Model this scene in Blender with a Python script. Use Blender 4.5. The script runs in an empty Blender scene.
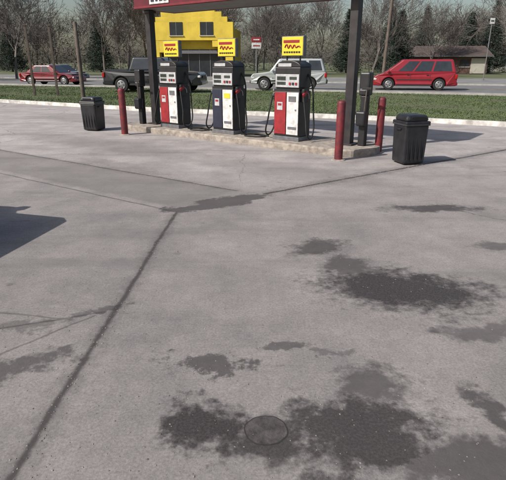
import bpy, bmesh, math, random
import numpy as np
from mathutils import Vector, Matrix
random.seed(4); rng=np.random.default_rng(4)
scene=bpy.context.scene
COL=scene.collection

# ------------------------------------------------------------------ materials
def newmat(name):
    m=bpy.data.materials.new(name); m.use_nodes=True
    nt=m.node_tree; b=nt.nodes['Principled BSDF']
    return m,nt,b
def N(nt,t,**k):
    n=nt.nodes.new(t)
    for a,v in k.items(): setattr(n,a,v)
    return n
def mat(name,c,c2=None,scale=6,rough=.6,metal=0,bump=0,coat=0,spec=.5,detail=4):
    m,nt,b=newmat(name)
    c2=c2 or tuple(x*.7 for x in c)
    tc=N(nt,'ShaderNodeTexCoord'); no=N(nt,'ShaderNodeTexNoise')
    no.inputs['Scale'].default_value=scale; no.inputs['Detail'].default_value=detail; no.inputs['Roughness'].default_value=.65
    nt.links.new(tc.outputs['Object'],no.inputs['Vector'])
    r=N(nt,'ShaderNodeValToRGB'); r.color_ramp.elements[0].position=.35; r.color_ramp.elements[1].position=.65
    r.color_ramp.elements[0].color=(*c2,1); r.color_ramp.elements[1].color=(*c,1)
    nt.links.new(no.outputs['Fac'],r.inputs['Fac']); nt.links.new(r.outputs['Color'],b.inputs['Base Color'])
    b.inputs['Roughness'].default_value=rough; b.inputs['Metallic'].default_value=metal
    b.inputs['Coat Weight'].default_value=coat; b.inputs['Specular IOR Level'].default_value=spec
    if bump:
        bp=N(nt,'ShaderNodeBump'); bp.inputs['Strength'].default_value=bump; bp.inputs['Distance'].default_value=.02
        nt.links.new(no.outputs['Fac'],bp.inputs['Height']); nt.links.new(bp.outputs['Normal'],b.inputs['Normal'])
    return m
M={}
M['red']=mat('pump_red',(.34,.02,.028),(.2,.016,.02),7,.45)
M['bollard']=mat('bollard_red_paint',(.19,.016,.022),(.07,.014,.018),9,.6,bump=.15)
M['white']=mat('white_enamel',(.74,.74,.73),(.44,.43,.42),7,.4)
M['offwhite']=mat('grey_white_panel',(.5,.5,.51),(.33,.33,.34),7,.45)
M['black']=mat('black_enamel',(.022,.021,.023),(.012,.012,.014),7,.45)
M['rubber']=mat('rubber',(.015,.015,.016),(.01,.01,.01),20,.7)
M['yellow']=mat('sign_yellow',(.8,.58,.03),(.66,.47,.03),6,.5)
M['blue']=mat('panel_navy',(.022,.026,.05),(.015,.018,.035),6,.45)
M['steel']=mat('steel',(.4,.4,.41),(.28,.28,.29),12,.35,.8)
M['grey']=mat('grey_paint',(.16,.16,.17),(.1,.1,.11),8,.5)
M['lcd']=mat('lcd',(.06,.07,.06),(.04,.05,.04),8,.2)
M['digit']=mat('lcd_digit',(.01,.01,.01),(.01,.01,.01),8,.5)
M['postblack']=mat('post_dark_paint',(.032,.026,.028),(.014,.012,.014),5,.55)
M['fascia']=mat('fascia_red',(.13,.009,.02),(.085,.007,.014),3,.45)
M['soffit']=mat('soffit_paint',(.22,.2,.19),(.15,.14,.13),3,.6)
M['island']=mat('island_concrete',(.38,.33,.28),(.18,.155,.135),7,.85,bump=.3)
M['curb']=mat('curb_paint',(.74,.72,.68),(.33,.31,.29),3,.8,bump=.3)
M['can']=mat('trash_can_plastic',(.022,.022,.026),(.011,.011,.014),6,.42)
M['glass']=mat('car_glass',(.03,.035,.04),(.02,.022,.025),3,.08,spec=.8)
M['tyre']=mat('tyre',(.02,.02,.02),(.012,.012,.012),20,.85)
M['rim']=mat('alloy_rim',(.45,.45,.46),(.3,.3,.31),10,.35,.7)
M['trimdark']=mat('car_trim',(.03,.03,.032),(.02,.02,.02),8,.5)
M['lamp']=mat('headlamp',(.7,.7,.7),(.5,.5,.52),12,.1)
M['tail']=mat('tail_lamp',(.4,.01,.01),(.25,.01,.01),12,.2)
M['carred']=mat('car_paint_red',(.26,.012,.022),(.23,.011,.018),2,.3,coat=.6)
M['carred2']=mat('car_paint_maroon',(.18,.012,.02),(.15,.01,.018),2,.3,coat=.6)
M['carblack']=mat('car_paint_black',(.018,.02,.026),(.014,.016,.02),2,.25,coat=.7)
M['carsilver']=mat('car_paint_silver',(.42,.44,.44),(.38,.4,.4),2,.35,.3,coat=.5)
M['cargrey']=mat('car_paint_grey',(.16,.17,.18),(.14,.15,.16),2,.3,coat=.5)
M['bark']=mat('bark',(.115,.095,.085),(.06,.05,.046),3,.9,detail=2)
M['bark2']=mat('bark_grey',(.15,.13,.12),(.08,.07,.066),3,.9,detail=2)
M['twig']=mat('twig_haze',(.1,.084,.075),(.06,.052,.047),.4,.95,detail=2)
M['needle']=mat('needles',(.035,.052,.038),(.016,.027,.02),1.2,.9,detail=2)
M['wood']=mat('weathered_wood',(.14,.11,.09),(.08,.062,.05),4,.85,bump=.2)
M['yellowwall']=mat('yellow_stucco',(.72,.53,.06),(.54,.4,.045),.7,.8)
M['cream']=mat('cream_trim',(.5,.47,.4),(.4,.38,.34),1,.7)
M['brick']=mat('brown_brick',(.13,.075,.06),(.09,.055,.045),1.2,.85)
M['roof']=mat('brown_shingle',(.095,.068,.06),(.06,.045,.04),1.5,.9)
M['window']=mat('window_glass',(.03,.035,.04),(.02,.022,.03),1,.12)
M['grass']=mat('grass_blades',(.095,.135,.045),(.05,.075,.03),.45,.85,detail=4)

# ------------------------------------------------------------------ mesh helpers
def link(o,parent=None):
    COL.objects.link(o)
    if parent: o.parent=parent
    return o
def empty(name,loc=(0,0,0),rz=0):
    e=bpy.data.objects.new(name,None); e.location=loc; e.rotation_euler=(0,0,rz); e.empty_display_size=.2
    COL.objects.link(e); return e
def meshobj(name,verts,faces,m,parent=None,smooth=False,bevel=0,loc=(0,0,0),rot=(0,0,0)):
    me=bpy.data.meshes.new(name); me.from_pydata(verts,[],faces); me.update()
    if m: me.materials.append(m)
    if smooth:
        me.polygons.foreach_set('use_smooth',[True]*len(me.polygons))
    o=bpy.data.objects.new(name,me); o.location=loc; o.rotation_euler=rot
    link(o,parent)
    if bevel:
        b=o.modifiers.new('b','BEVEL'); b.width=bevel; b.segments=2; b.limit_method='ANGLE'; b.angle_limit=math.radians(35)
    return o
def box(name,c,s,m,parent=None,bevel=0,rot=(0,0,0),taper=1.0):
    x,y,z=[q/2 for q in s]; t=taper
    v=[(-x*t,-y*t,-z),(x*t,-y*t,-z),(x*t,y*t,-z),(-x*t,y*t,-z),(-x,-y,z),(x,-y,z),(x,y,z),(-x,y,z)]
    f=[(0,3,2,1),(4,5,6,7),(0,1,5,4),(1,2,6,5),(2,3,7,6),(3,0,4,7)]
    return meshobj(name,v,f,m,parent,bevel=bevel,loc=c,rot=rot)
def lathe(name,prof,m,parent=None,loc=(0,0,0),rot=(0,0,0),n=24,smooth=True):
    v=[];f=[]
    for (r,z) in prof:
        for i in range(n):
            a=2*math.pi*i/n; v.append((r*math.cos(a),r*math.sin(a),z))
    for k in range(len(prof)-1):
        for i in range(n):
            j=(i+1)%n; f.append((k*n+i,k*n+j,(k+1)*n+j,(k+1)*n+i))
    f.append(tuple(range(n-1,-1,-1))); f.append(tuple((len(prof)-1)*n+i for i in range(n)))
    o=meshobj(name,v,f,m,parent,smooth=smooth,loc=loc,rot=rot)
    if smooth:
        e=o.modifiers.new('e','EDGE_SPLIT'); e.split_angle=math.radians(40)
    return o
def tube(name,pts,r,m,parent=None):
    cu=bpy.data.curves.new(name,'CURVE'); cu.dimensions='3D'; cu.bevel_depth=r; cu.bevel_resolution=3; cu.resolution_u=10
    sp=cu.splines.new('BEZIER'); sp.bezier_points.add(len(pts)-1)
    for p,b in zip(pts,sp.bezier_points):
        b.co=p; b.handle_left_type=b.handle_right_type='AUTO'
    cu.materials.append(m); o=bpy.data.objects.new(name,cu); link(o,parent); return o
def sheet(name,poly,z,m):
    return meshobj(name,[(x,y,z) for x,y in poly],[tuple(range(len(poly)))],m)
def ccw(poly):
    a=sum(poly[i][0]*poly[(i+1)%len(poly)][1]-poly[(i+1)%len(poly)][0]*poly[i][1] for i in range(len(poly)))
    return poly if a>0 else poly[::-1]

# ------------------------------------------------------------------ lot material
def lot_material():
    m,nt,b=newmat('lot_concrete'); L=nt.links.new
    tc=N(nt,'ShaderNodeTexCoord')
    def noise(scale,detail=5,rough=.6,vec=None):
        n=N(nt,'ShaderNodeTexNoise'); n.inputs['Scale'].default_value=scale; n.inputs['Detail'].default_value=detail; n.inputs['Roughness'].default_value=rough
        L(vec or tc.outputs['Object'],n.inputs['Vector']); return n
    def math_(op,a,b_=None,clamp=False):
        n=N(nt,'ShaderNodeMath',operation=op); n.use_clamp=clamp
        for i,q in enumerate((a,b_)):
            if q is None: continue
            if isinstance(q,(int,float)): n.inputs[i].default_value=q
            else: L(q,n.inputs[i])
        return n.outputs[0]
    def mapr(v,a,b_,c=0,d=1):
        n=N(nt,'ShaderNodeMapRange',interpolation_type='SMOOTHSTEP')
        n.inputs['From Min'].default_value=a; n.inputs['From Max'].default_value=b_; n.inputs['To Min'].default_value=c; n.inputs['To Max'].default_value=d
        L(v,n.inputs['Value']); return n.outputs['Result']
    def warp(scale,amp,detail=4):
        n=noise(scale,detail,.65)
        s=N(nt,'ShaderNodeVectorMath',operation='SUBTRACT'); L(n.outputs['Color'],s.inputs[0]); s.inputs[1].default_value=(.5,.5,.5)
        k=N(nt,'ShaderNodeVectorMath',operation='MULTIPLY'); L(s.outputs[0],k.inputs[0]); k.inputs[1].default_value=(amp,amp,0)
        a=N(nt,'ShaderNodeVectorMath',operation='ADD'); L(tc.outputs['Object'],a.inputs[0]); L(k.outputs[0],a.inputs[1]); return a.outputs[0]
    w_st=warp(3.0,.46,5); w_j=warp(1.3,.07,5)
    fine=noise(70,4,.8).outputs['Fac']
    edge=noise(20,4,.75).outputs['Fac']; edge2=noise(7,3,.7).outputs['Fac']
    def loc(cx,cy,rx,ry,ang,vec):
        mp=N(nt,'ShaderNodeMapping',vector_type='TEXTURE')
        mp.inputs['Location'].default_value=(cx,cy,0); mp.inputs['Rotation'].default_value=(0,0,math.radians(ang)); mp.inputs['Scale'].default_value=(rx,ry,1)
        L(vec,mp.inputs['Vector']); return mp.outputs[0]
    e1=math_('MULTIPLY',math_('SUBTRACT',edge,.5),1.0); e2=math_('MULTIPLY',math_('SUBTRACT',edge2,.5),1.4); ee=math_('ADD',e1,e2)
    def blotch(cx,cy,rx,ry,ang=0,st=1,soft=.42,rough=1):
        v=N(nt,'ShaderNodeVectorMath',operation='LENGTH'); L(loc(cx,cy,rx,ry,ang,w_st),v.inputs[0])
        d=math_('ADD',v.outputs['Value'],math_('MULTIPLY',ee,rough))
        return mapr(d,1.0+soft,1.0-soft,0,st)
    def bar(x0,y0,x1,y1,w,st=1,soft=.3,vec=None,rough=.3):
        cx,cy=(x0+x1)/2,(y0+y1)/2; ln=math.hypot(x1-x0,y1-y0)/2; ang=math.degrees(math.atan2(y1-y0,x1-x0))
        s=N(nt,'ShaderNodeSeparateXYZ'); L(loc(cx,cy,ln,w,ang,vec or w_j),s.inputs[0])
        ax=math_('ABSOLUTE',s.outputs[0]); ay=math_('ABSOLUTE',s.outputs[1])
        ay=math_('ADD',ay,math_('MULTIPLY',ee,rough))
        return math_('MULTIPLY',mapr(ay,1+soft,1-soft,0,st),mapr(ax,1.01,.99))
    def union(ls):
        r=ls[0]
        for q in ls[1:]: r=math_('MAXIMUM',r,q)
        return r
    stains_and_marks=union([
        blotch(2.12,5.45,.53,.15,-3,.85), blotch(2.42,4.2,.33,.09,0,.6),
        blotch(1.12,3.3,.6,.33,-12,1), blotch(.58,4.15,.26,.19,20,.8), blotch(.78,3.72,.2,.2,-30,.75),
        blotch(1.48,2.7,.3,.12,0,.6),
        blotch(-.25,2.33,.25,.09,-8,.75,.35,2.2), blotch(.17,2.5,.13,.045,0,.65,.35,2.0), blotch(.42,2.45,.12,.03,10,.45,.35,2.0),
        blotch(-.22,1.84,.17,.18,20,1,.4,1.3), blotch(.06,1.75,.2,.13,0,.95), blotch(.5,1.8,.36,.23,10,.95,.42,1.3), blotch(.63,2.15,.2,.17,0,.7,.45,1.4),
        blotch(.95,1.62,.4,.14,0,.75), blotch(1.17,1.9,.06,.2,10,.8),
        blotch(-1.35,2.3,.3,.12,20,.7,.4,1.8), blotch(-1.5,2.75,.25,.06,15,.45,.4,1.8), blotch(-1.05,2.97,.2,.035,30,.55,.4,1.8),  # ragged dark patches at the left edge of the view
        blotch(3.4,3.6,.5,.2,0,.6), blotch(1.6,1.2,.5,.3,0,.7), blotch(-2.6,2.2,.5,.2,20,.7)])
    patch=union([blotch(-.3,5.76,.58,.2,33,.85,.15,.35), blotch(-.78,5.42,.3,.14,15,.85,.15,.35)])
    band=bar(-14,15.05,-.55,5.85,.52,.5,.1,rough=.15)
    joints_and_lines=union([bar(-.87,5.3,-1.0,1.2,.018,.85,.8,rough=1.1), bar(-1.0,1.2,-1.1,-8,.018,.9,.5), bar(.15,6.1,2.99,8.13,.024,.9,.6,rough=1.1), bar(2.99,8.13,7,10.9,.028,.9,.6,rough=1.1),
        bar(-14,15.6,-.2,6.25,.018,.7,.6,rough=1.1), bar(-14,14.3,-.9,5.3,.014,.6,.6,rough=1.1),
        bar(-1.0,2.95,-1.9,2.62,.010,.55,.6,rough=1.4), bar(-1.05,2.9,-1.6,2.3,.010,.5,.6,rough=1.4), bar(-1.2,2.85,-2.2,3.0,.009,.5,.6,rough=1.4)])  # thin dark branching lines running through the left patches
    halo=union([bar(-.87,5.3,-1.0,1.2,.06,.45,.95,rough=2.0), bar(.15,6.1,2.99,8.13,.12,.45,.95,rough=1.8), bar(2.99,8.13,7,10.9,.13,.45,.95,rough=1.8), bar(-14,15.6,-.2,6.25,.08,.3,.95,rough=1.8)])
    wear=union([blotch(-3.2,10.2,2.8,.5,-37,.4,.5,.5), blotch(.3,7.7,1.9,.45,-37,.35,.5,.5), blotch(-5,15,3,.7,-35,.3,.5,.5), blotch(-2.2,7.9,1.1,.2,-38,.35,.5,.9)])
    vor=N(nt,'ShaderNodeTexVoronoi',feature='DISTANCE_TO_EDGE'); vor.inputs['Scale'].default_value=.32; L(warp(1.5,.5,4),vor.inputs['Vector'])
    big=noise(.22,4,.55).outputs['Fac']; mid=noise(1.6,5,.7).outputs['Fac']
    crack=math_('MULTIPLY',mapr(vor.outputs['Distance'],.004,.001),mapr(big,.5,.6,0,.6))
    r=N(nt,'ShaderNodeValToRGB'); r.color_ramp.elements[0].position=.34; r.color_ramp.elements[1].position=.68
    r.color_ramp.elements[0].color=(.15,.138,.138,1); r.color_ramp.elements[1].color=(.295,.271,.26,1)
    f=math_('ADD',math_('MULTIPLY',big,.45),math_('MULTIPLY',mid,.55)); L(f,r.inputs['Fac'])
    g=math_('ADD',math_('MULTIPLY',fine,1.5),math_('MULTIPLY',edge,.5)); g=math_('ADD',g,0.0)
    mul=N(nt,'ShaderNodeVectorMath',operation='SCALE'); L(r.outputs['Color'],mul.inputs[0]); L(g,mul.inputs['Scale'])
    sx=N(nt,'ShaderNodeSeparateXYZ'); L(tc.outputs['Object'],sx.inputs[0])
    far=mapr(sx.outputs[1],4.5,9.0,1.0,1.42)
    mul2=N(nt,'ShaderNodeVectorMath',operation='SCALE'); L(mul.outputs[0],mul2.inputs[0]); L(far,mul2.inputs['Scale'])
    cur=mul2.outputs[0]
    def over(fac,col):
        nonlocal cur
        mx=N(nt,'ShaderNodeMix',data_type='RGBA'); L(fac,mx.inputs[0]); L(cur,mx.inputs[6]); mx.inputs[7].default_value=(*col,1); cur=mx.outputs[2]
    v2=N(nt,'ShaderNodeTexVoronoi'); v2.inputs['Scale'].default_value=2.3; L(tc.outputs['Object'],v2.inputs['Vector'])
    over(math_('MULTIPLY',mapr(math_('ADD',v2.outputs['Distance'],math_('MULTIPLY',e1,.2)),.12,.04),mapr(mid,.42,.58,0,.7)),(.075,.068,.068))
    smap=N(nt,'ShaderNodeMapping'); smap.inputs['Rotation'].default_value=(0,0,math.radians(37)); smap.inputs['Scale'].default_value=(.25,2.2,1); L(tc.outputs['Object'],smap.inputs['Vector'])
    over(mapr(noise(1.0,4,.6,smap.outputs[0]).outputs['Fac'],.48,.75,0,.5),(.12,.11,.11))
    over(wear,(.12,.11,.11)); over(band,(.13,.12,.116)); over(patch,(.06,.054,.053)); over(crack,(.06,.055,.055))
    over(halo,(.1,.09,.09)); over(joints_and_lines,(.042,.037,.037))
    stn=math_('MULTIPLY',stains_and_marks,mapr(fine,.3,.6,.74,.98)); over(stn,(.03,.0255,.0255))
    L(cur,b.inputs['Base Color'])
    rr=N(nt,'ShaderNodeMapRange'); L(stains_and_marks,rr.inputs['Value']); rr.inputs['To Min'].default_value=.9; rr.inputs['To Max'].default_value=.65; L(rr.outputs[0],b.inputs['Roughness'])
    bp=N(nt,'ShaderNodeBump'); bp.inputs['Strength'].default_value=.4; bp.inputs['Distance'].default_value=.006
    L(fine,bp.inputs['Height']); L(bp.outputs['Normal'],b.inputs['Normal'])
    b.inputs['Specular IOR Level'].default_value=.3
    return m

# ------------------------------------------------------------------ ground
C=[(-60,46),(-22,27),(-10.8,21.3),(-7.6,19.6),(-3.7,17.2),(.8,15.6),(5,14.1),(6.8,13.1),(12,9.5),(30,-3)]
E=[(-80,62),(-19.5,38.5),(4.7,29.5),(13,25.9),(60,6)]
F=[(x+4,y+11) for x,y in E]
sheet('ground',ccw([(-700,-300),(700,-300),(700,900),(-700,900)]),-.03,mat('ground_turf',(.095,.12,.045),(.085,.082,.045),.25,.95))
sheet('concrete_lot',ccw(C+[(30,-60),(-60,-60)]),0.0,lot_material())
roadm=mat('road_asphalt',(.17,.167,.168),(.12,.117,.12),1.2,.85)
sheet('road',ccw(E+F[::-1]),-.012,roadm)
lotm=mat('far_lot_asphalt',(.22,.215,.21),(.14,.136,.135),.5,.9)
sheet('far_parking_lot',ccw([(x+.5,y+2.5) for x,y in F]+[(60,40),(30,52),(-10,62),(-70,84)]),-.02,lotm)
def ribbon(name,line,off,w,z,h,m):
    v=[];f=[]
    for i,(x,y) in enumerate(line):
        a=Vector(line[max(i-1,0)]); b=Vector(line[min(i+1,len(line)-1)]); d=(b-a).normalized(); n=Vector((-d.y,d.x))
        p=Vector((x,y))+n*off
        for s,zz in ((-w/2,z),(-w/2+.01 if h else -w/2,z+h),(w/2-.01 if h else w/2,z+h),(w/2,z)):
            q=p+n*s; v.append((q.x,q.y,zz))
    for i in range(len(line)-1):
        k=4*i
        if h:
            for j in range(3): f.append((k+j,k+4+j,k+5+j,k+1+j))
        else: f.append((k,k+4,k+7,k+3))
    return meshobj(name,v,f,m)
def dense(line,step=1.5):
    out=[]
    for a,b in zip(line,line[1:]):
        n=max(1,int(math.dist(a,b)/step))
        for i in range(n): out.append((a[0]+(b[0]-a[0])*i/n,a[1]+(b[1]-a[1])*i/n))
    return out+[line[-1]]
def smoothline(l,it=3):
    l=dense(l,1.5)
    for _ in range(it*4): l=[l[0]]+[((a[0]+2*b[0]+c[0])/4,(a[1]+2*b[1]+c[1])/4) for a,b,c in zip(l,l[1:],l[2:])]+[l[-1]]
    return l
ribbon('curb',smoothline(C,1),.08,.17,-.03,.15,M['curb'])
ribbon('road_curb',dense(E),-.1,.18,-.03,.12,mat('kerb_concrete',(.34,.33,.31),(.24,.23,.22),2,.85))
ribbon('road_curb',dense(F),.1,.18,-.03,.12,mat('kerb_concrete_b',(.34,.33,.31),(.24,.23,.22),2,.85))
mid=[((a[0]+b[0])/2,(a[1]+b[1])/2) for a,b in zip(E,F)]
lm=mat('lane_paint',(.4,.32,.1),(.24,.2,.1),2,.7)
ribbon('lane_marking',dense(mid),.14,.11,-.008,0,lm); ribbon('lane_marking',dense(mid),-.14,.11,-.008,0,lm)

def yl(line,x):
    for a,b in zip(line,line[1:]):
        if a[0]<=x<=b[0]: return a[1]+(b[1]-a[1])*(x-a[0])/(b[0]-a[0])
    return None
n=100000
P=[]
while len(P)<n:
    x=random.uniform(-26,19); lo=yl(C,x)+.2; hi=yl(E,x)-.25
    y=lo+(hi-lo)*random.random()**1.25
    if abs(x)<.6*y+1: P.append((x,y))
P=np.array(P); a=rng.uniform(0,2*np.pi,n); patchy=.6+.5*np.sin(P[:,0]*.9+np.sin(P[:,1]*.7)*2)*np.sin(P[:,1]*.5+P[:,0]*.2)
hh=rng.uniform(.02,.075,n)*patchy+.01; w=rng.uniform(.008,.02,n); lean=rng.normal(0,.03,(n,2))
v=np.zeros((n,3,3)); v[:,0,0]=P[:,0]-np.cos(a)*w; v[:,0,1]=P[:,1]-np.sin(a)*w; v[:,1,0]=P[:,0]+np.cos(a)*w; v[:,1,1]=P[:,1]+np.sin(a)*w
v[:,2,0]=P[:,0]+lean[:,0]; v[:,2,1]=P[:,1]+lean[:,1]; v[:,:2,2]=-.03; v[:,2,2]=hh-.03
def trimesh(name,v,m,parent=None,k=3):
    n=len(v); me=bpy.data.meshes.new(name); me.vertices.add(n*k); me.vertices.foreach_set('co',v.reshape(-1).astype(np.float32))
    me.loops.add(n*k); me.loops.foreach_set('vertex_index',np.arange(n*k,dtype=np.int32))
    me.polygons.add(n); me.polygons.foreach_set('loop_start',np.arange(0,n*k,k,dtype=np.int32)); me.update(); me.validate()
    me.materials.append(m); o=bpy.data.objects.new(name,me)
    link(o,parent); return o
trimesh('grass',v,M['grass'])

# loose grit scattered on the concrete, denser along joints and kerbs
gv=[];gf=[]
rg=random.Random(8)
def pebble(x,y,s):
    b=len(gv); k=5; ph=rg.uniform(0,6)
    for i in range(k):
        t=ph+2*math.pi*i/k; q=s*rg.uniform(.7,1.2); gv.append((x+q*math.cos(t),y+q*math.sin(t),.0008))
    gv.append((x+rg.uniform(-.3,.3)*s,y+rg.uniform(-.3,.3)*s,s*rg.uniform(.5,1.0)))
    for i in range(k): gf.append((b+i,b+(i+1)%k,b+k))
for _ in range(1500):
    y=1.4+11*rg.random()**1.6; x=rg.uniform(-.6,.6)*y; pebble(x,y,rg.uniform(.0018,.005)*(1+y*.06))
for _ in range(350):
    t=rg.random(); pebble(-.87-.13*t+rg.gauss(0,.05),5.3-4.0*t,rg.uniform(.002,.006))
for _ in range(350):
    t=rg.random(); pebble(.15+2.9*t+rg.gauss(0,.06),6.1+2.05*t+rg.gauss(0,.06),rg.uniform(.003,.008))
meshobj('loose_grit',gv,gf,mat('grit',(.3,.27,.24),(.05,.045,.04),40,.9))

# ------------------------------------------------------------------ borehole patch (flush cement plug)
r_=random.Random(3); ph=[r_.uniform(0,6.28) for _ in range(6)]
def wob(r,z,n=72,am=.05):
    out=[]
    for i in range(n):
        t=2*math.pi*i/n; q=r*(1+am*sum(math.sin((k*2+2)*t+ph[k])/(k+1.5) for k in range(6))); out.append((q*math.cos(t),q*math.sin(t),z))
    return out
e=empty('borehole_patch',(.06,1.81,0))
meshobj('cut_edge',wob(.1,.0012,am=.03),[tuple(range(72))],mat('borehole_edge',(.034,.03,.03),(.02,.017,.017),40,.9),e)
meshobj('cement_plug',wob(.094,.002,am=.035),[tuple(range(72))],mat('borehole_plug',(.085,.075,.073),(.026,.023,.023),14,.92,bump=.5,detail=6),e)

# ------------------------------------------------------------------ island frame
A0=Vector((-2.6,12.7)); A1=Vector((1.8,9.3)); ax=(A1-A0).normalized(); nr=Vector((ax.y,-ax.x))
if nr.y>0: nr=-nr
ANG=math.atan2(ax.y,ax.x)
def isl(s,t):
    q=A0+ax*s+nr*t; return (q.x,q.y)
LEN=(A1-A0).length
pts=[]
hw=.62
for i in range(13):
    a=-math.pi/2+math.pi*i/12
    pts.append((LEN+.1+hw*math.cos(a)*.8,hw*math.sin(a)))
for i in range(13):
    a=math.pi/2+math.pi*i/12
    pts.append((-.1+hw*math.cos(a)*.8,hw*math.sin(a)))
def extr(name,pts,z0,z1,m,parent=None,bevel=0,loc=(0,0,0),rz=0):
    n=len(pts); v=[(x,y,z0) for x,y in pts]+[(x,y,z1) for x,y in pts]
    f=[tuple(range(n))[::-1],tuple(range(n,2*n))]+[(i,(i+1)%n,n+(i+1)%n,n+i) for i in range(n)]
    return meshobj(name,v,f,m,parent,bevel=bevel,loc=loc,rot=(0,0,rz))
e=empty('pump_island',(A0.x,A0.y,0),ANG)
extr('kerb',pts,-.02,.13,M['island'],e,bevel=.025)

# ------------------------------------------------------------------ fuel pumps
def pump(s,left,right,t=0):
    x,y=isl(s,t); e=empty('fuel_pump',(x,y,.13),ANG)
    B=lambda n,c,sz,m,bv=.006,**k: box(n,c,sz,m,e,bv,**k)
    B('plinth',(0,0,.04),(.62,.46,.08),M['grey'])
    B('cabinet',(0,0,.51),(.58,.42,.86),M['black'],.012)
    B('lower_panel_left',(-.145,-.215,.52),(.27,.02,.8),left); B('lower_panel_right',(.145,-.215,.52),(.27,.02,.8),right)
    B('panel_stripe',(.145,-.228,.25),(.2,.008,.05),M['grey'],.002)
    B('panel_label',(-.145,-.228,.66),(.13,.008,.15),M['offwhite'],.002)
    B('label_mark',(-.145,-.234,.69),(.08,.006,.04),M['red'],.002)
    B('notice',(.14,-.228,.8),(.17,.008,.1),M['yellow'] if left==M['blue'] else M['grey'],.002)
    B('lock',(.22,-.23,.6),(.03,.014,.03),M['steel'],.003)
    B('waist',(0,0,.97),(.54,.36,.07),M['black'])
    B('head',(0,0,1.19),(.58,.4,.38),M['black'],.02)
    B('face_plate',(0,-.205,1.13),(.54,.016,.24),M['offwhite'])
    B('display_sale',(-.13,-.216,1.175),(.2,.01,.07),M['lcd'],.002); B('display_volume',(-.13,-.216,1.085),(.2,.01,.055),M['lcd'],.002)
    B('display_price',(.14,-.216,1.18),(.16,.01,.05),M['lcd'],.002)
    for i in range(5): B('digit',(-.2+.035*i,-.2225,1.175),(.014,.004,.04),M['digit'],0)
    for i in range(4): B('digit',(-.19+.035*i,-.2225,1.085),(.012,.004,.032),M['digit'],0)
    for i in range(3): B('grade_button',(.07+.07*i,-.22,1.08),(.045,.014,.045),M['red'] if i!=1 else M['black'],.003)
    pr=[(-.29,1.38)]+[(-.29+.29*(1-math.cos(a)),1.38+.12*math.sin(a)) for a in [i*math.pi/16 for i in range(1,8)]]
    pr+= [(-q[0],q[1]) for q in pr[::-1]]
    v=[(a,-.2,z) for a,z in pr]+[(a,.2,z) for a,z in pr]; k=len(pr)
    f=[tuple(range(k)),tuple(range(2*k-1,k-1,-1))]+[((i+1)%k,i,k+i,k+(i+1)%k) for i in range(k)]
    meshobj('hood',v,f,M['black'],e,bevel=.01)
    B('hood_plate',(-.06,-.206,1.415),(.3,.01,.06),M['offwhite'],.003)
    for q in (-.15,.15): lathe('topper_post',[(.016,1.45),(.016,1.62)],M['black'],e,loc=(q,0,0),n=10)
    B('topper_frame',(0,0,1.75),(.5,.1,.36),M['grey'],.01)
    B('topper_sign',(0,-.053,1.75),(.47,.012,.33),M['yellow'],.003)
    B('topper_sign_back',(0,.053,1.75),(.47,.012,.33),M['yellow'],.003)
    B('topper_mark',(-.02,-.062,1.835),(.36,.006,.05),M['red'],.01)
    tube('topper_script',[(-.17,-.064,1.73),(-.12,-.064,1.78),(-.09,-.064,1.72),(-.04,-.064,1.77),(0,-.064,1.72),(.05,-.064,1.77),(.08,-.064,1.73),(.15,-.064,1.75),(.18,-.064,1.73)],.011,M['red'],e)
    for i in range(7): B('topper_print',(-.17+.055*i,-.062,1.645),(.04,.006,.03),M['black'],0)
    for sd in (-1,1):
        B('nozzle_boot',(sd*.32,-.06,.86),(.07,.16,.24),M['black'],.01)
        B('nozzle_body',(sd*.345,-.1,.9),(.04,.15,.06),M['red'] if sd>0 else M['grey'],.01,rot=(.5,0,0))
        tube('nozzle_spout',[(sd*.345,-.03,.92),(sd*.345,.03,.88),(sd*.345,.05,.8)],.012,M['steel'],e)
        B('nozzle_lever',(sd*.345,-.12,.84),(.02,.12,.015),M['black'],.003,rot=(.3,0,0))
        j=lambda a: a+random.uniform(-.03,.03)
        tube('hose',[(sd*.29,.08,1.25),(sd*.36,.1,1.1),(sd*j(.42),j(.06),.6),(sd*j(.48),j(-.05),.1),(sd*j(.52),j(-.18),.08),(sd*j(.44),-.22,.45),(sd*.36,-.17,.84)],.016,M['rubber'],e)
    return e
pump(1.05,M['red'],M['white'],.12)
pump(2.72,M['blue'],M['white'],.12)
pump(4.35,M['red'],M['white'],.1)
for s in (1.9,3.5):
    x,y=isl(s,.25); e=empty('fuel_hose',(x,y,.13),ANG)
    tube('hose',[(-.35,0,.02),(-.2,.12,.02),(.05,.15,.02),(.25,.02,.02),(.05,-.12,.02),(-.2,-.05,.02),(-.1,.1,.045),(.3,.12,.02)],.014,M['rubber'],e)

# ------------------------------------------------------------------ canopy
zc=2.73
e=empty('canopy',(A0.x,A0.y,0),ANG)
x0=.13; x1=LEN+.12; cl=x1-x0; cx=(x0+x1)/2
yf,yb=-.36,.85; dpt=yb-yf; yc=(yf+yb)/2
box('soffit',(cx,yc,zc+.04),(cl-.06,dpt-.06,.06),M['soffit'],e)
box('roof_deck',(cx,yc,zc+.4),(cl-.06,dpt-.06,.06),M['grey'],e)
box('fascia_front',(cx,yf,zc+.25),(cl,.05,.5),M['fascia'],e,.008)
box('fascia_back',(cx,yb,zc+.25),(cl,.05,.5),M['fascia'],e,.008)
box('fascia_end_a',(x0+.026,yc,zc+.25),(.05,dpt-.052,.498),M['fascia'],e,.008)
box('fascia_end_b',(x1-.026,yc,zc+.25),(.05,dpt-.052,.498),M['fascia'],e,.008)
box('fascia_trim',(cx,yf-.032,zc+.03),(cl,.012,.04),mat('fascia_trim',(.2,.015,.025),(.13,.012,.018),4,.5),e,.002)
box('fascia_panel',(x0+.86,yf-.035,zc+.24),(.62,.02,.34),M['white'],e,.004)
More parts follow.
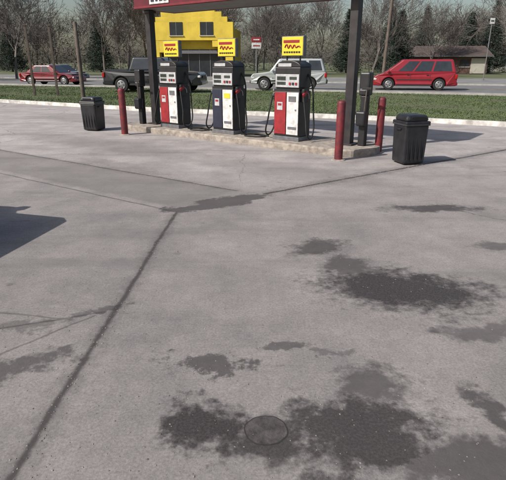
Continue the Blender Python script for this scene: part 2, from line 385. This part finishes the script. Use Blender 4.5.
for i,w in enumerate((.1,.07,.1,.09)): box('panel_mark',(x0+.66+.135*i,yf-.048,zc+.17),(w,.008,.1),M['blue'],e)
for s in (.2,LEN):
    box('post',(s,0,zc/2+.06),(.16,.16,zc-.1),M['postblack'],e,.01)
    box('post_base',(s,0,.145),(.3,.3,.03),M['postblack'],e,.004)
    box('post_cap',(s,0,zc-.03),(.22,.22,.06),M['postblack'],e,.004)

def service(s,t):
    x,y=isl(s,t); e=empty('windshield_service_station',(x,y,.13),ANG)
    box('column',(0,0,.45),(.13,.13,.9),M['black'],e,.015)
    box('bucket',(0,-.1,.5),(.2,.16,.26),M['can'],e,.03,taper=.85)
    box('towel_dispenser',(0,0,1.1),(.2,.18,.4),M['black'],e,.03)
    box('towel_slot',(0,-.094,1.0),(.14,.01,.04),M['grey'],e,.003)
    tube('squeegee_handle',[(.05,-.11,.6),(.08,-.15,.85),(.1,-.17,1.02)],.012,M['wood'],e)
    box('squeegee_head',(.1,-.17,1.03),(.18,.03,.04),M['rubber'],e,.006)
service(-.08,.2); service(LEN+.28,-.02)

# ------------------------------------------------------------------ bollards
def bollard(x,y,h=1.0,z=0,r=.078):
    e=empty('bollard',(x,y,z),random.uniform(0,3))
    lathe('pipe',[(r,0),(r,h-.05),(r*.93,h-.025),(r*.7,h-.006),(r*.25,h)],M['bollard'],e)
    lathe('footing',[(r*1.7,.0),(r*1.6,.012),(r*1.02,.02)],M['island'],e)
bollard(1.48,8.4,1.0,r=.072); bollard(2.36,9.2,1.0,r=.07); bollard(-3.0,11.55,1.04,r=.078)

# ------------------------------------------------------------------ trash cans
def trash(x,y,rz,h=.78):
    e=empty('trash_can',(x,y,0),rz)
    box('body',(0,0,h*.42),(.42,.42,h*.8),M['can'],e,.035,taper=.92)
    for i in range(5):
        box('rib',(-.15+.075*i,-.205,h*.42),(.014,.012,h*.62),M['can'],e,.004,rot=(-.05,0,0))
    box('rim',(0,0,h*.85),(.445,.445,.05),M['can'],e,.02)
    box('liner_bag',(0,0,h*.81),(.44,.44,.03),mat('bag_plastic',(.05,.05,.055),(.03,.03,.03),20,.3),e,.01)
    box('lid',(0,0,h*.94),(.36,.36,.1),M['can'],e,.04,taper=1.15)
    box('flap',(0,-.195,h*.94),(.24,.012,.06),M['black'],e,.003,rot=(.35,0,0))
    for sd in (-1,1): box('handle',(sd*.225,0,h*.72),(.03,.14,.03),M['can'],e,.01)
trash(2.6,8.15,.25,.8); trash(-3.95,12.35,-.3,.8)

# ------------------------------------------------------------------ cars
def car(name,loc,yaw,paint,L,W,H,sill,belt,top,wx,R,gh,wins,rack=False,bed=None):
    """local +x = forward; top = lower-body outline front->rear (x,z) ; gh=(base_f,roof_f,roof_r,base_r)"""
    e=empty(name,loc,yaw)
    xf,xr=wx
    def arch(cx):
        a0=-math.asin((R-sill)/(R+.06)) if sill<R else math.asin(min(.99,(sill-R)/(R+.06)))
        rr=R+.06
        return [(cx+rr*math.cos(t),R+rr*math.sin(t)) for t in np.linspace(a0,math.pi-a0,13)]
    bottom=[(top[-1][0],sill+.02)]+[(p[0],p[1]) for p in arch(xr)[::-1]]+[(p[0],p[1]) for p in arch(xf)[::-1]]+[(top[0][0],sill+.02)]
    poly=list(top)+bottom
    poly=[poly[i] for i in range(len(poly)) if math.dist(poly[i],poly[i-1])>.004]
    n=len(poly); ys=W/2
    v=[(x,-ys,z) for x,z in poly]+[(x,ys,z) for x,z in poly]
    f=[tuple(range(n)),tuple(range(2*n-1,n-1,-1))]+[((i+1)%n,i,n+i,n+(i+1)%n) for i in range(n)]
    o=meshobj('lower_body',v,f,paint,e,bevel=.06)
    o.modifiers['b'].segments=3
    bm=bmesh.new(); bm.from_mesh(o.data)
    for q in bm.verts:
        u=abs(q.co.x)/(L/2)
        if u>.82: q.co.y*=1-.9*(u-.82)**1.2
        if q.co.z<sill+.12: q.co.y*=.97
    bmesh.ops.recalc_face_normals(bm,faces=bm.faces); bm.to_mesh(o.data); bm.free()
    box('underbody',(0,0,(sill+belt)/2-.05),(L*.86,W*.72,belt-sill-.1),M['trimdark'],e)
    bf,rf,rr_,br=gh; wb=W/2-.05; wr=W/2-.2
    zb=belt-.04
    V=[(bf,-wb,zb),(br,-wb,zb),(rr_,-wr,H),(rf,-wr,H),(bf,wb,zb),(br,wb,zb),(rr_,wr,H),(rf,wr,H)]
    Fc=[(0,1,2,3),(7,6,5,4),(3,2,6,7),(0,3,7,4),(1,5,6,2),(0,4,5,1)]
    o=meshobj('cabin',V,Fc,paint,e,bevel=.09); o.modifiers['b'].segments=3
    bm=bmesh.new(); bm.from_mesh(o.data); bmesh.ops.recalc_face_normals(bm,faces=bm.faces); bm.to_mesh(o.data); bm.free()
    def pane(nm,a,b,c,d,s0,s1,t0,t1):
        a,b,c,d=map(Vector,(a,b,c,d))
        def P(s,t): return a.lerp(b,s).lerp(d.lerp(c,s),t)
        q=[P(s0,t0),P(s1,t0),P(s1,t1),P(s0,t1)]
        nrm=(q[1]-q[0]).cross(q[3]-q[0]).normalized(); cen=(a+b+c+d)/4
        if nrm.dot(cen-Vector((cen.x*.9,0,cen.z-.2)))<0: nrm=-nrm
        q=[p+nrm*.008 for p in q]
        meshobj(nm,[tuple(p) for p in q],[(0,1,2,3)],M['glass'],e)
    for (s0,s1) in wins:
        pane('side_window',V[0],V[1],V[2],V[3],s0,s1,.14,.86)
        pane('side_window',V[4],V[5],V[6],V[7],s0,s1,.14,.86)
    pane('windshield',V[0],V[4],V[7],V[3],.06,.94,.1,.9)
    pane('rear_window',V[1],V[5],V[6],V[2],.08,.92,.2,.86)
    for x in (xf,xr):
        for sd in (-1,1):
            y=sd*(W/2-.11)
            lathe('tyre',[(R*.6,-.1),(R*.93,-.1),(R,-.07),(R,.07),(R*.93,.1),(R*.6,.1)],M['tyre'],e,loc=(x,y,R),rot=(math.pi/2,0,0),n=28)
            lathe('rim',[(R*.62,0),(R*.62,.02),(R*.55,.03),(R*.5,.012),(R*.2,.02),(R*.1,.03)],M['rim'],e,loc=(x,y+sd*.092,R),rot=(-sd*math.pi/2,0,0),n=20)
            for k in range(5):
                a=k*2*math.pi/5
                box('rim_gap',(x+R*.36*math.cos(a),y+sd*.117,R+R*.36*math.sin(a)),(R*.22,.004,R*.12),M['trimdark'],e,rot=(0,-a,0))
    zf=top[1][1]
    for sd in (-1,1):
        box('headlamp',(top[1][0]-.1,sd*(W/2-.22),zf-.1),(.22,.3,.13),M['lamp'],e,.03)
        box('tail_lamp',(top[-2][0]+.06,sd*(W/2-.12),(belt+sill)/2+.16),(.14,.18,.26),M['tail'],e,.03)
        box('mirror',(bf-.25,sd*(W/2+.07),belt+.06),(.12,.16,.13),paint,e,.03)
        box('sill_trim',((xf+xr)/2,sd*(W/2-.025),sill+.05),(xf-xr-2*R-.2,.06,.09),M['trimdark'],e,.01)
        box('side_moulding',((xf+xr)/2,sd*(W/2+.004),(belt+sill)/2-.02),(xf-xr-2*R-.2,.02,.05),M['trimdark'],e,.004)
        for (s0,s1) in wins[:-1]:
            xx=bf+(br-bf)*s1+.0
            box('door_gap',(xx,sd*(W/2+.002),(belt+sill)/2+.04),(.012,.008,belt-sill-.2),M['trimdark'],e)
            box('door_handle',(xx+.14,sd*(W/2+.012),belt-.14),(.15,.025,.035),M['trimdark'],e,.005)
        if rack: tube('roof_rail',[(rf-.2,sd*(wr-.06),H+.0),(rf-.3,sd*(wr-.06),H+.05),(rr_+.3,sd*(wr-.06),H+.05),(rr_+.15,sd*(wr-.06),H)],.018,M['trimdark'],e)
    box('front_bumper',(top[0][0]-.02,0,sill+.14),(.16,W*.86,.2),M['trimdark'] if rack else paint,e,.05)
    box('rear_bumper',(top[-1][0]+.02,0,sill+.14),(.16,W*.86,.2),M['trimdark'] if rack else paint,e,.05)
    box('grille',(top[0][0]+.008,0,zf-.12),(.05,W*.42,.14),M['trimdark'],e,.01)
    if bed:
        box('bed_liner',((bed[0]+bed[1])/2,0,belt+.005),(abs(bed[1]-bed[0]),W-.24,.03),M['trimdark'],e)
    return e
ROAD=-.012
YR=math.atan2(-.42,1)
car('red_minivan',(9.9,31.6,ROAD),YR*.55+math.pi,M['carred'],4.9,1.85,1.76,.24,1.02,
    [(2.42,.5),(2.38,.74),(2.2,.86),(1.85,.97),(1.5,1.02),(-2.3,1.04),(-2.42,.7),(-2.42,.45)],(1.5,-1.42),.34,(1.8,.75,-2.1,-2.36),[(.17,.37),(.4,.64),(.67,.94)])
car('black_pickup_truck',(-5.6,29.6,ROAD),-.12,M['carblack'],5.7,1.95,1.86,.36,1.18,
    [(2.82,.6),(2.8,.95),(2.65,1.06),(1.4,1.15),(1.2,1.18),(-2.78,1.16),(-2.84,.9),(-2.84,.6)],(1.85,-1.75),.39,(1.3,.65,-1.05,-1.3),[(.12,.45),(.5,.92)],bed=(-1.4,-2.72))
car('silver_suv',(2.2,31.2,ROAD),math.pi-.15,M['carsilver'],4.6,1.82,1.8,.36,1.08,
    [(2.26,.55),(2.22,.85),(2.08,.95),(1.25,1.05),(1.1,1.08),(-2.2,1.08),(-2.27,.8),(-2.27,.55)],(1.42,-1.28),.37,(1.15,.55,-1.95,-2.2),[(.1,.36),(.4,.64),(.7,.95)],rack=True)
car('red_sedan',(-14.9,38.2,ROAD),-.2,M['carred2'],4.5,1.78,1.4,.24,.88,
    [(2.22,.45),(2.16,.66),(1.2,.84),(1.0,.88),(-1.5,.92),(-2.15,.88),(-2.23,.6),(-2.23,.42)],(1.38,-1.32),.32,(1.05,.25,-1.0,-1.75),[(.22,.5),(.54,.82)])
car('grey_sedan',(-16.9,45.5,-.02),-.3,M['cargrey'],4.5,1.78,1.42,.24,.88,
    [(2.22,.45),(2.16,.66),(1.2,.84),(1.0,.88),(-1.5,.92),(-2.15,.88),(-2.23,.6),(-2.23,.42)],(1.38,-1.32),.32,(1.05,.25,-1.0,-1.75),[(.22,.5),(.54,.82)])
# parked car just left of the photographer; its shadow reaches into the view
car('dark_parked_car',(-5.17,4.05,0),-.2,M['carblack'],4.6,1.86,1.62,.28,1.06,
    [(2.2,.45),(2.26,.7),(2.2,.92),(2.0,1.02),(1.2,1.06),(1.0,1.08),(-1.5,1.08),(-2.15,1.05),(-2.23,.6),(-2.23,.42)],(1.38,-1.32),.35,(1.45,.75,-1.7,-2.1),[(.16,.4),(.44,.66),(.7,.92)])

# ------------------------------------------------------------------ buildings
e=empty('yellow_building',(-7.0,60,-.02),-.08)
W_=9.5
def B(n,c,s,m,bv=0,**k): return box(n,c,s,m,e,bv,**k)
B('rear_block',(0,5.6,2.7),(W_-.4,9,5.4),M['yellowwall'])
B('parapet',(0,.5,4.9),(W_,1.0,1.9),M['yellowwall'])
B('parapet_step',(0,.5,6.12),(8.2,.98,.54),M['yellowwall'])
B('parapet_step_2',(0,.5,6.65),(6.9,.96,.52),M['yellowwall'])
B('parapet_step_3',(0,.5,7.1),(5.4,.94,.4),M['yellowwall'])
for sd in (-1,1):
    B('pier',(sd*(W_/2-.45),.5,1.97),(.9,.96,3.96),M['yellowwall'])
    B('pier_step',(sd*(W_/2-1.3),.5,3.3),(.8,.94,1.3),M['yellowwall'])
    B('pier_step_2',(sd*(W_/2-2.05),.5,3.6),(.7,.92,.7),M['yellowwall'])
    B('upper_window',(sd*1.75,-.02,5.15),(1.5,.06,1.4),M['window'])
    B('window_frame',(sd*1.75,-.045,5.15),(.06,.05,1.4),M['grey'])
    B('window_sill',(sd*1.75,-.06,4.42),(1.7,.12,.08),M['cream'])
B('storefront_glass',(0,1.04,1.5),(W_-1.9,.08,3.0),M['window'])
for i in range(6): B('mullion',(-3.2+1.28*i,.98,1.5),(.08,.05,3.0),M['grey'])
B('awning',(0,.75,2.7),(W_-1.9,.5,.35),M['grey'])
e=empty('brick_house',(26.5,76,-.02),-.1)
B('walls',(0,0,1.2),(13,7,2.4),M['brick'])
def gable(name,L,D,z0,z1,m,e):
    v=[(-L/2,-D/2,z0),(L/2,-D/2,z0),(L/2,D/2,z0),(-L/2,D/2,z0),(-L/2,0,z1),(L/2,0,z1)]
    meshobj(name,v,[(0,1,5,4),(2,3,4,5),(1,2,5),(3,0,4),(0,3,2,1)],m,e)
gable('roof',14,8.2,2.4,3.8,M['roof'],e)
B('eave',(0,-4.12,2.36),(14,.06,.14),M['grey'])
for x in (-4.8,-1.6,3.4): B('window',(x,-3.52,1.45),(1.3,.06,.9),M['window']); B('window_trim',(x,-3.54,.95),(1.5,.08,.1),M['cream'])
B('door',(.9,-3.52,1.05),(1,.06,2.1),M['grey']); B('garage_door',(5.2,-3.53,1.1),(1.9,.06,2.0),M['cream'])
e=empty('white_house',(45,98,-.02),.1)
B('walls',(0,0,1.5),(11,8,3.0),M['cream']); gable('roof',12,9,3.0,5.0,M['roof'],e)
for x in (-3,0,3): B('window',(x,-4.02,1.6),(1.1,.06,1.3),M['window'])

# ------------------------------------------------------------------ signs and poles
e=empty('road_sign',(.3,47,-.03),.05)
lathe('pole',[(.05,0),(.05,3.7)],M['steel'],e,n=10)
box('panel_red',(0,-.08,3.5),(.85,.06,.4),M['red'],e,.01); box('panel_white',(0,-.08,3.0),(.85,.06,.5),M['white'],e,.01)
box('panel_text',(0,-.12,3.5),(.55,.02,.1),M['white'],e); box('panel_text',(0,-.12,3.0),(.6,.02,.08),M['red'],e)
for (x,y) in ((-11.2,26),(-10.1,26.2)):
    e=empty('wooden_post',(x,y,-.03),.2); box('shaft',(0,0,1.65),(.11,.11,3.3),M['wood'],e,.01); box('cap',(0,0,3.32),(.14,.14,.04),M['wood'],e,.008)
e=empty('wooden_pole',(-8.05,24,-.03)); lathe('pole',[(.1,0),(.095,1.5),(.085,3.3),(.06,3.34)],M['wood'],e,n=12)
e=empty('utility_pole',(11.9,47,-.03),-.3)
e.rotation_euler=(0,.035,-.3)
lathe('pole',[(.16,0),(.14,5),(.11,11)],M['wood'],e,n=12); box('crossarm',(0,0,10.2),(2.4,.1,.12),M['wood'],e)
for x in (-1.05,-.4,.4,1.05): lathe('insulator',[(.04,10.26),(.05,10.34),(.02,10.4)],M['grey'],e,loc=(x,0,0),n=8)
e=empty('street_sign',(21.6,48,-.03),.1)
lathe('pole',[(.045,0),(.045,5.3)],M['steel'],e,n=8); box('panel',(0,-.07,5.1),(.45,.03,.5),M['white'],e,.02); box('panel_border',(0,-.09,5.1),(.3,.01,.1),M['black'],e)
lathe('base',[(.1,0),(.1,.1)],M['steel'],e,n=8)

# ------------------------------------------------------------------ trees
def bare_tree_mesh(seed,H,m,maxd=6,spread=.55,minr=.02):
    r=random.Random(seed); segs=[]
    def grow(p,d,l,rad,depth):
        k=3 if depth<2 else 2; q=p; dd=d; rr=rad
        for i in range(k):
            dd=(dd+Vector((r.gauss(0,.1),r.gauss(0,.1),r.gauss(.03,.06)))).normalized()
            q2=q+dd*l/k; r2=rr*(.86 if depth<6 else .7); segs.append((q,q2,rr,r2)); 
            if 0<depth<maxd and i<k-1 and r.random()<.75: kid(q2,dd,l*.7,r2*.55,depth+1)
            if depth==0 and i>=1: 
                for _ in range(2): kid(q2,dd,l*.65,r2*.5,depth+1)
            q=q2; rr=r2
        if depth<maxd:
            for _ in range(3 if depth<3 else 2): kid(q,dd,l*r.uniform(.62,.85),rr*.68,depth+1)
    def kid(p,d,l,rad,depth):
        a=r.uniform(0,2*math.pi); t=r.uniform(.35,.9)*spread*1.6
        u=d.orthogonal().normalized(); u.rotate(Matrix.Rotation(a,3,d)); nd=(d*math.cos(t)+u*math.sin(t)+Vector((0,0,.12))).normalized()
        grow(p,nd,l,max(rad,minr),depth)
    grow(Vector((0,0,-.05)),Vector((0,0,1)),H*.34,H*.017,0)
    n=len(segs); P0=np.array([s[0] for s in segs]); P1=np.array([s[1] for s in segs]); R0=np.array([s[2] for s in segs]); R1=np.array([s[3] for s in segs])
    D=P1-P0; D/=np.linalg.norm(D,axis=1)[:,None]; up=np.tile([[.3,.2,.93]],(n,1)); U=np.cross(D,up); U/=np.linalg.norm(U,axis=1)[:,None]+1e-9; Wv=np.cross(D,U)
    fs=[]
    K=3
    for i in range(K):
        a=2*math.pi*i/K; b=2*math.pi*(i+1)/K
        ca,sa,cb,sb=math.cos(a),math.sin(a),math.cos(b),math.sin(b)
        q=np.stack([P0+(U*ca+Wv*sa)*R0[:,None],P0+(U*cb+Wv*sb)*R0[:,None],P1+(U*cb+Wv*sb)*R1[:,None],P1+(U*ca+Wv*sa)*R1[:,None]],axis=1); fs.append(q)
    v=np.concatenate(fs); nn=len(v); me=bpy.data.meshes.new('bare_tree'); me.vertices.add(nn*4); me.vertices.foreach_set('co',v.reshape(-1).astype(np.float32))
    me.loops.add(nn*4); me.loops.foreach_set('vertex_index',np.arange(nn*4,dtype=np.int32)); me.polygons.add(nn); me.polygons.foreach_set('loop_start',np.arange(0,nn*4,4,dtype=np.int32)); me.update(); me.validate()
    me.materials.append(m); return me
TM=[bare_tree_mesh(11+i,13,M['bark'] if i%2 else M['bark2'],5,.5+.05*i,.03) for i in range(4)]
TM2=[bare_tree_mesh(31+i,11,M['bark2'],6,.6,.016) for i in range(2)]
tl=empty('distant_treeline')
def inst(me,name,x,y,s,parent=None):
    o=bpy.data.objects.new(name,me); o.location=(x,y,-.03); o.rotation_euler=(0,0,random.uniform(0,6.28)); o.scale=(s,s,s*random.uniform(.9,1.15)); link(o,parent); return o
for i in range(70):
    y=random.uniform(82,135); x=random.uniform(-.68,.68)*y
    k=.9 if x<-5 else .7
    inst(random.choice(TM),'bare_tree',x,y,random.uniform(.8,1.25)*k,tl)
nq=30000
X=rng.uniform(-100,100,nq); Y=rng.uniform(112,140,nq); top=3.0+1.8*np.sin(X*.11)+1.2*np.sin(X*.37+1)+.8*np.sin(X*.9); top=np.clip(top+1.5,2.4,7)
Z=rng.uniform(0,1,nq)**.9*top; S=rng.uniform(.25,.6,nq)
cen=np.stack([X,Y,Z],1); d1=rng.normal(size=(nq,3)); d1/=np.linalg.norm(d1,axis=1)[:,None]; d2=rng.normal(size=(nq,3)); d2/=np.linalg.norm(d2,axis=1)[:,None]
v=np.stack([cen-d1*S[:,None],cen+d2*S[:,None]*.35,cen+d1*S[:,None]],1)
trimesh('thicket',v,M['twig'],tl)
for (x,y,s,k) in [(-24,52,.85,0),(-31,60,1.0,1),(-19,66,.95,0),(-14.5,70,1.0,1),(.5,66,.75,0),(4.5,72,.85,1),(14,60,.8,1),(34,66,1,0),(9,68,.8,0),(24,70,.8,1),(-28,46,.8,1),(31,62,.75,0)]:
    inst(TM2[k],'bare_tree',x,y,s)
def conifer_mesh(seed,H,Rb):
    r=np.random.default_rng(seed)
    nb=150
    cs=[]
    for i in range(nb):
        t=(i+.5)/nb; z=H*(.08+.92*t); rad=Rb*(1-t)**.85*r.uniform(.65,1.12)+.1; a=i*2.4+r.normal(0,.3)
        m_=int(20+110*(1-t)); u=r.uniform(.1,1,m_)**.8
        c=np.stack([np.cos(a)*rad*u,np.sin(a)*rad*u,z-rad*.32*u+.12*rad*u*u],1)+r.normal(0,1,(m_,3))*np.array([.16,.16,.09])*(1+.4*Rb*(1-t))
        cs.append(c)
    c=np.concatenate(cs); n=len(c); S=r.uniform(.1,.26,n)[:,None]; d1=r.normal(size=(n,3)); d1[:,2]*=.5; d1/=np.linalg.norm(d1,axis=1)[:,None]; d2=r.normal(size=(n,3)); d2/=np.linalg.norm(d2,axis=1)[:,None]
    return np.stack([c-d1*S,c+d2*S*.5,c+d1*S],1)
for i,(x,y,h,rb) in enumerate([(18.5,66,7.6,2.2),(21.5,82,9.5,2.8),(27.5,84,9.8,3.0),(33,80,8.6,2.8),(37.5,82,10.5,3.2),(43,78,8.5,2.8),(14.5,80,9,2.6),(-26,88,9,2.8),(-42,90,10,3)]):
    e=empty('spruce_tree',(x,y,-.03),i); lathe('trunk',[(.2,0),(.12,h*.5),(.03,h*.97)],M['bark'],e,n=8)
    trimesh('foliage',conifer_mesh(i,h,rb),M['needle'],e)

# ------------------------------------------------------------------ light, sky, camera
S=Vector((-.85,-.5)).normalized(); el=math.radians(42)
sd=Vector((S.x*math.cos(el),S.y*math.cos(el),math.sin(el)))
ld=bpy.data.lights.new('sun','SUN'); ld.energy=5.0; ld.angle=math.radians(.53); ld.color=(1,.95,.88)
lo=bpy.data.objects.new('sun',ld); lo.rotation_euler=sd.to_track_quat('Z','Y').to_euler(); COL.objects.link(lo)
w=bpy.data.worlds.new('World'); scene.world=w; w.use_nodes=True; nt=w.node_tree; bg=nt.nodes['Background']
sky=nt.nodes.new('ShaderNodeTexSky'); sky.sky_type='NISHITA'; sky.sun_disc=False; sky.sun_elevation=el; sky.sun_rotation=math.atan2(S.x,S.y); sky.dust_density=3; sky.air_density=1.2
nt.links.new(sky.outputs[0],bg.inputs[0]); bg.inputs[1].default_value=.11
cd=bpy.data.cameras.new('camera'); cam=bpy.data.objects.new('camera',cd); COL.objects.link(cam); scene.camera=cam
cam.location=(0,0,1.6); cam.rotation_euler=(math.pi/2-math.atan(178/486),0,0)
cd.sensor_width=36; cd.lens=36*486/506; cd.clip_end=2000; cd.clip_start=.05
scene.view_settings.view_transform='Standard'; scene.view_settings.look='None'; scene.view_settings.exposure=0
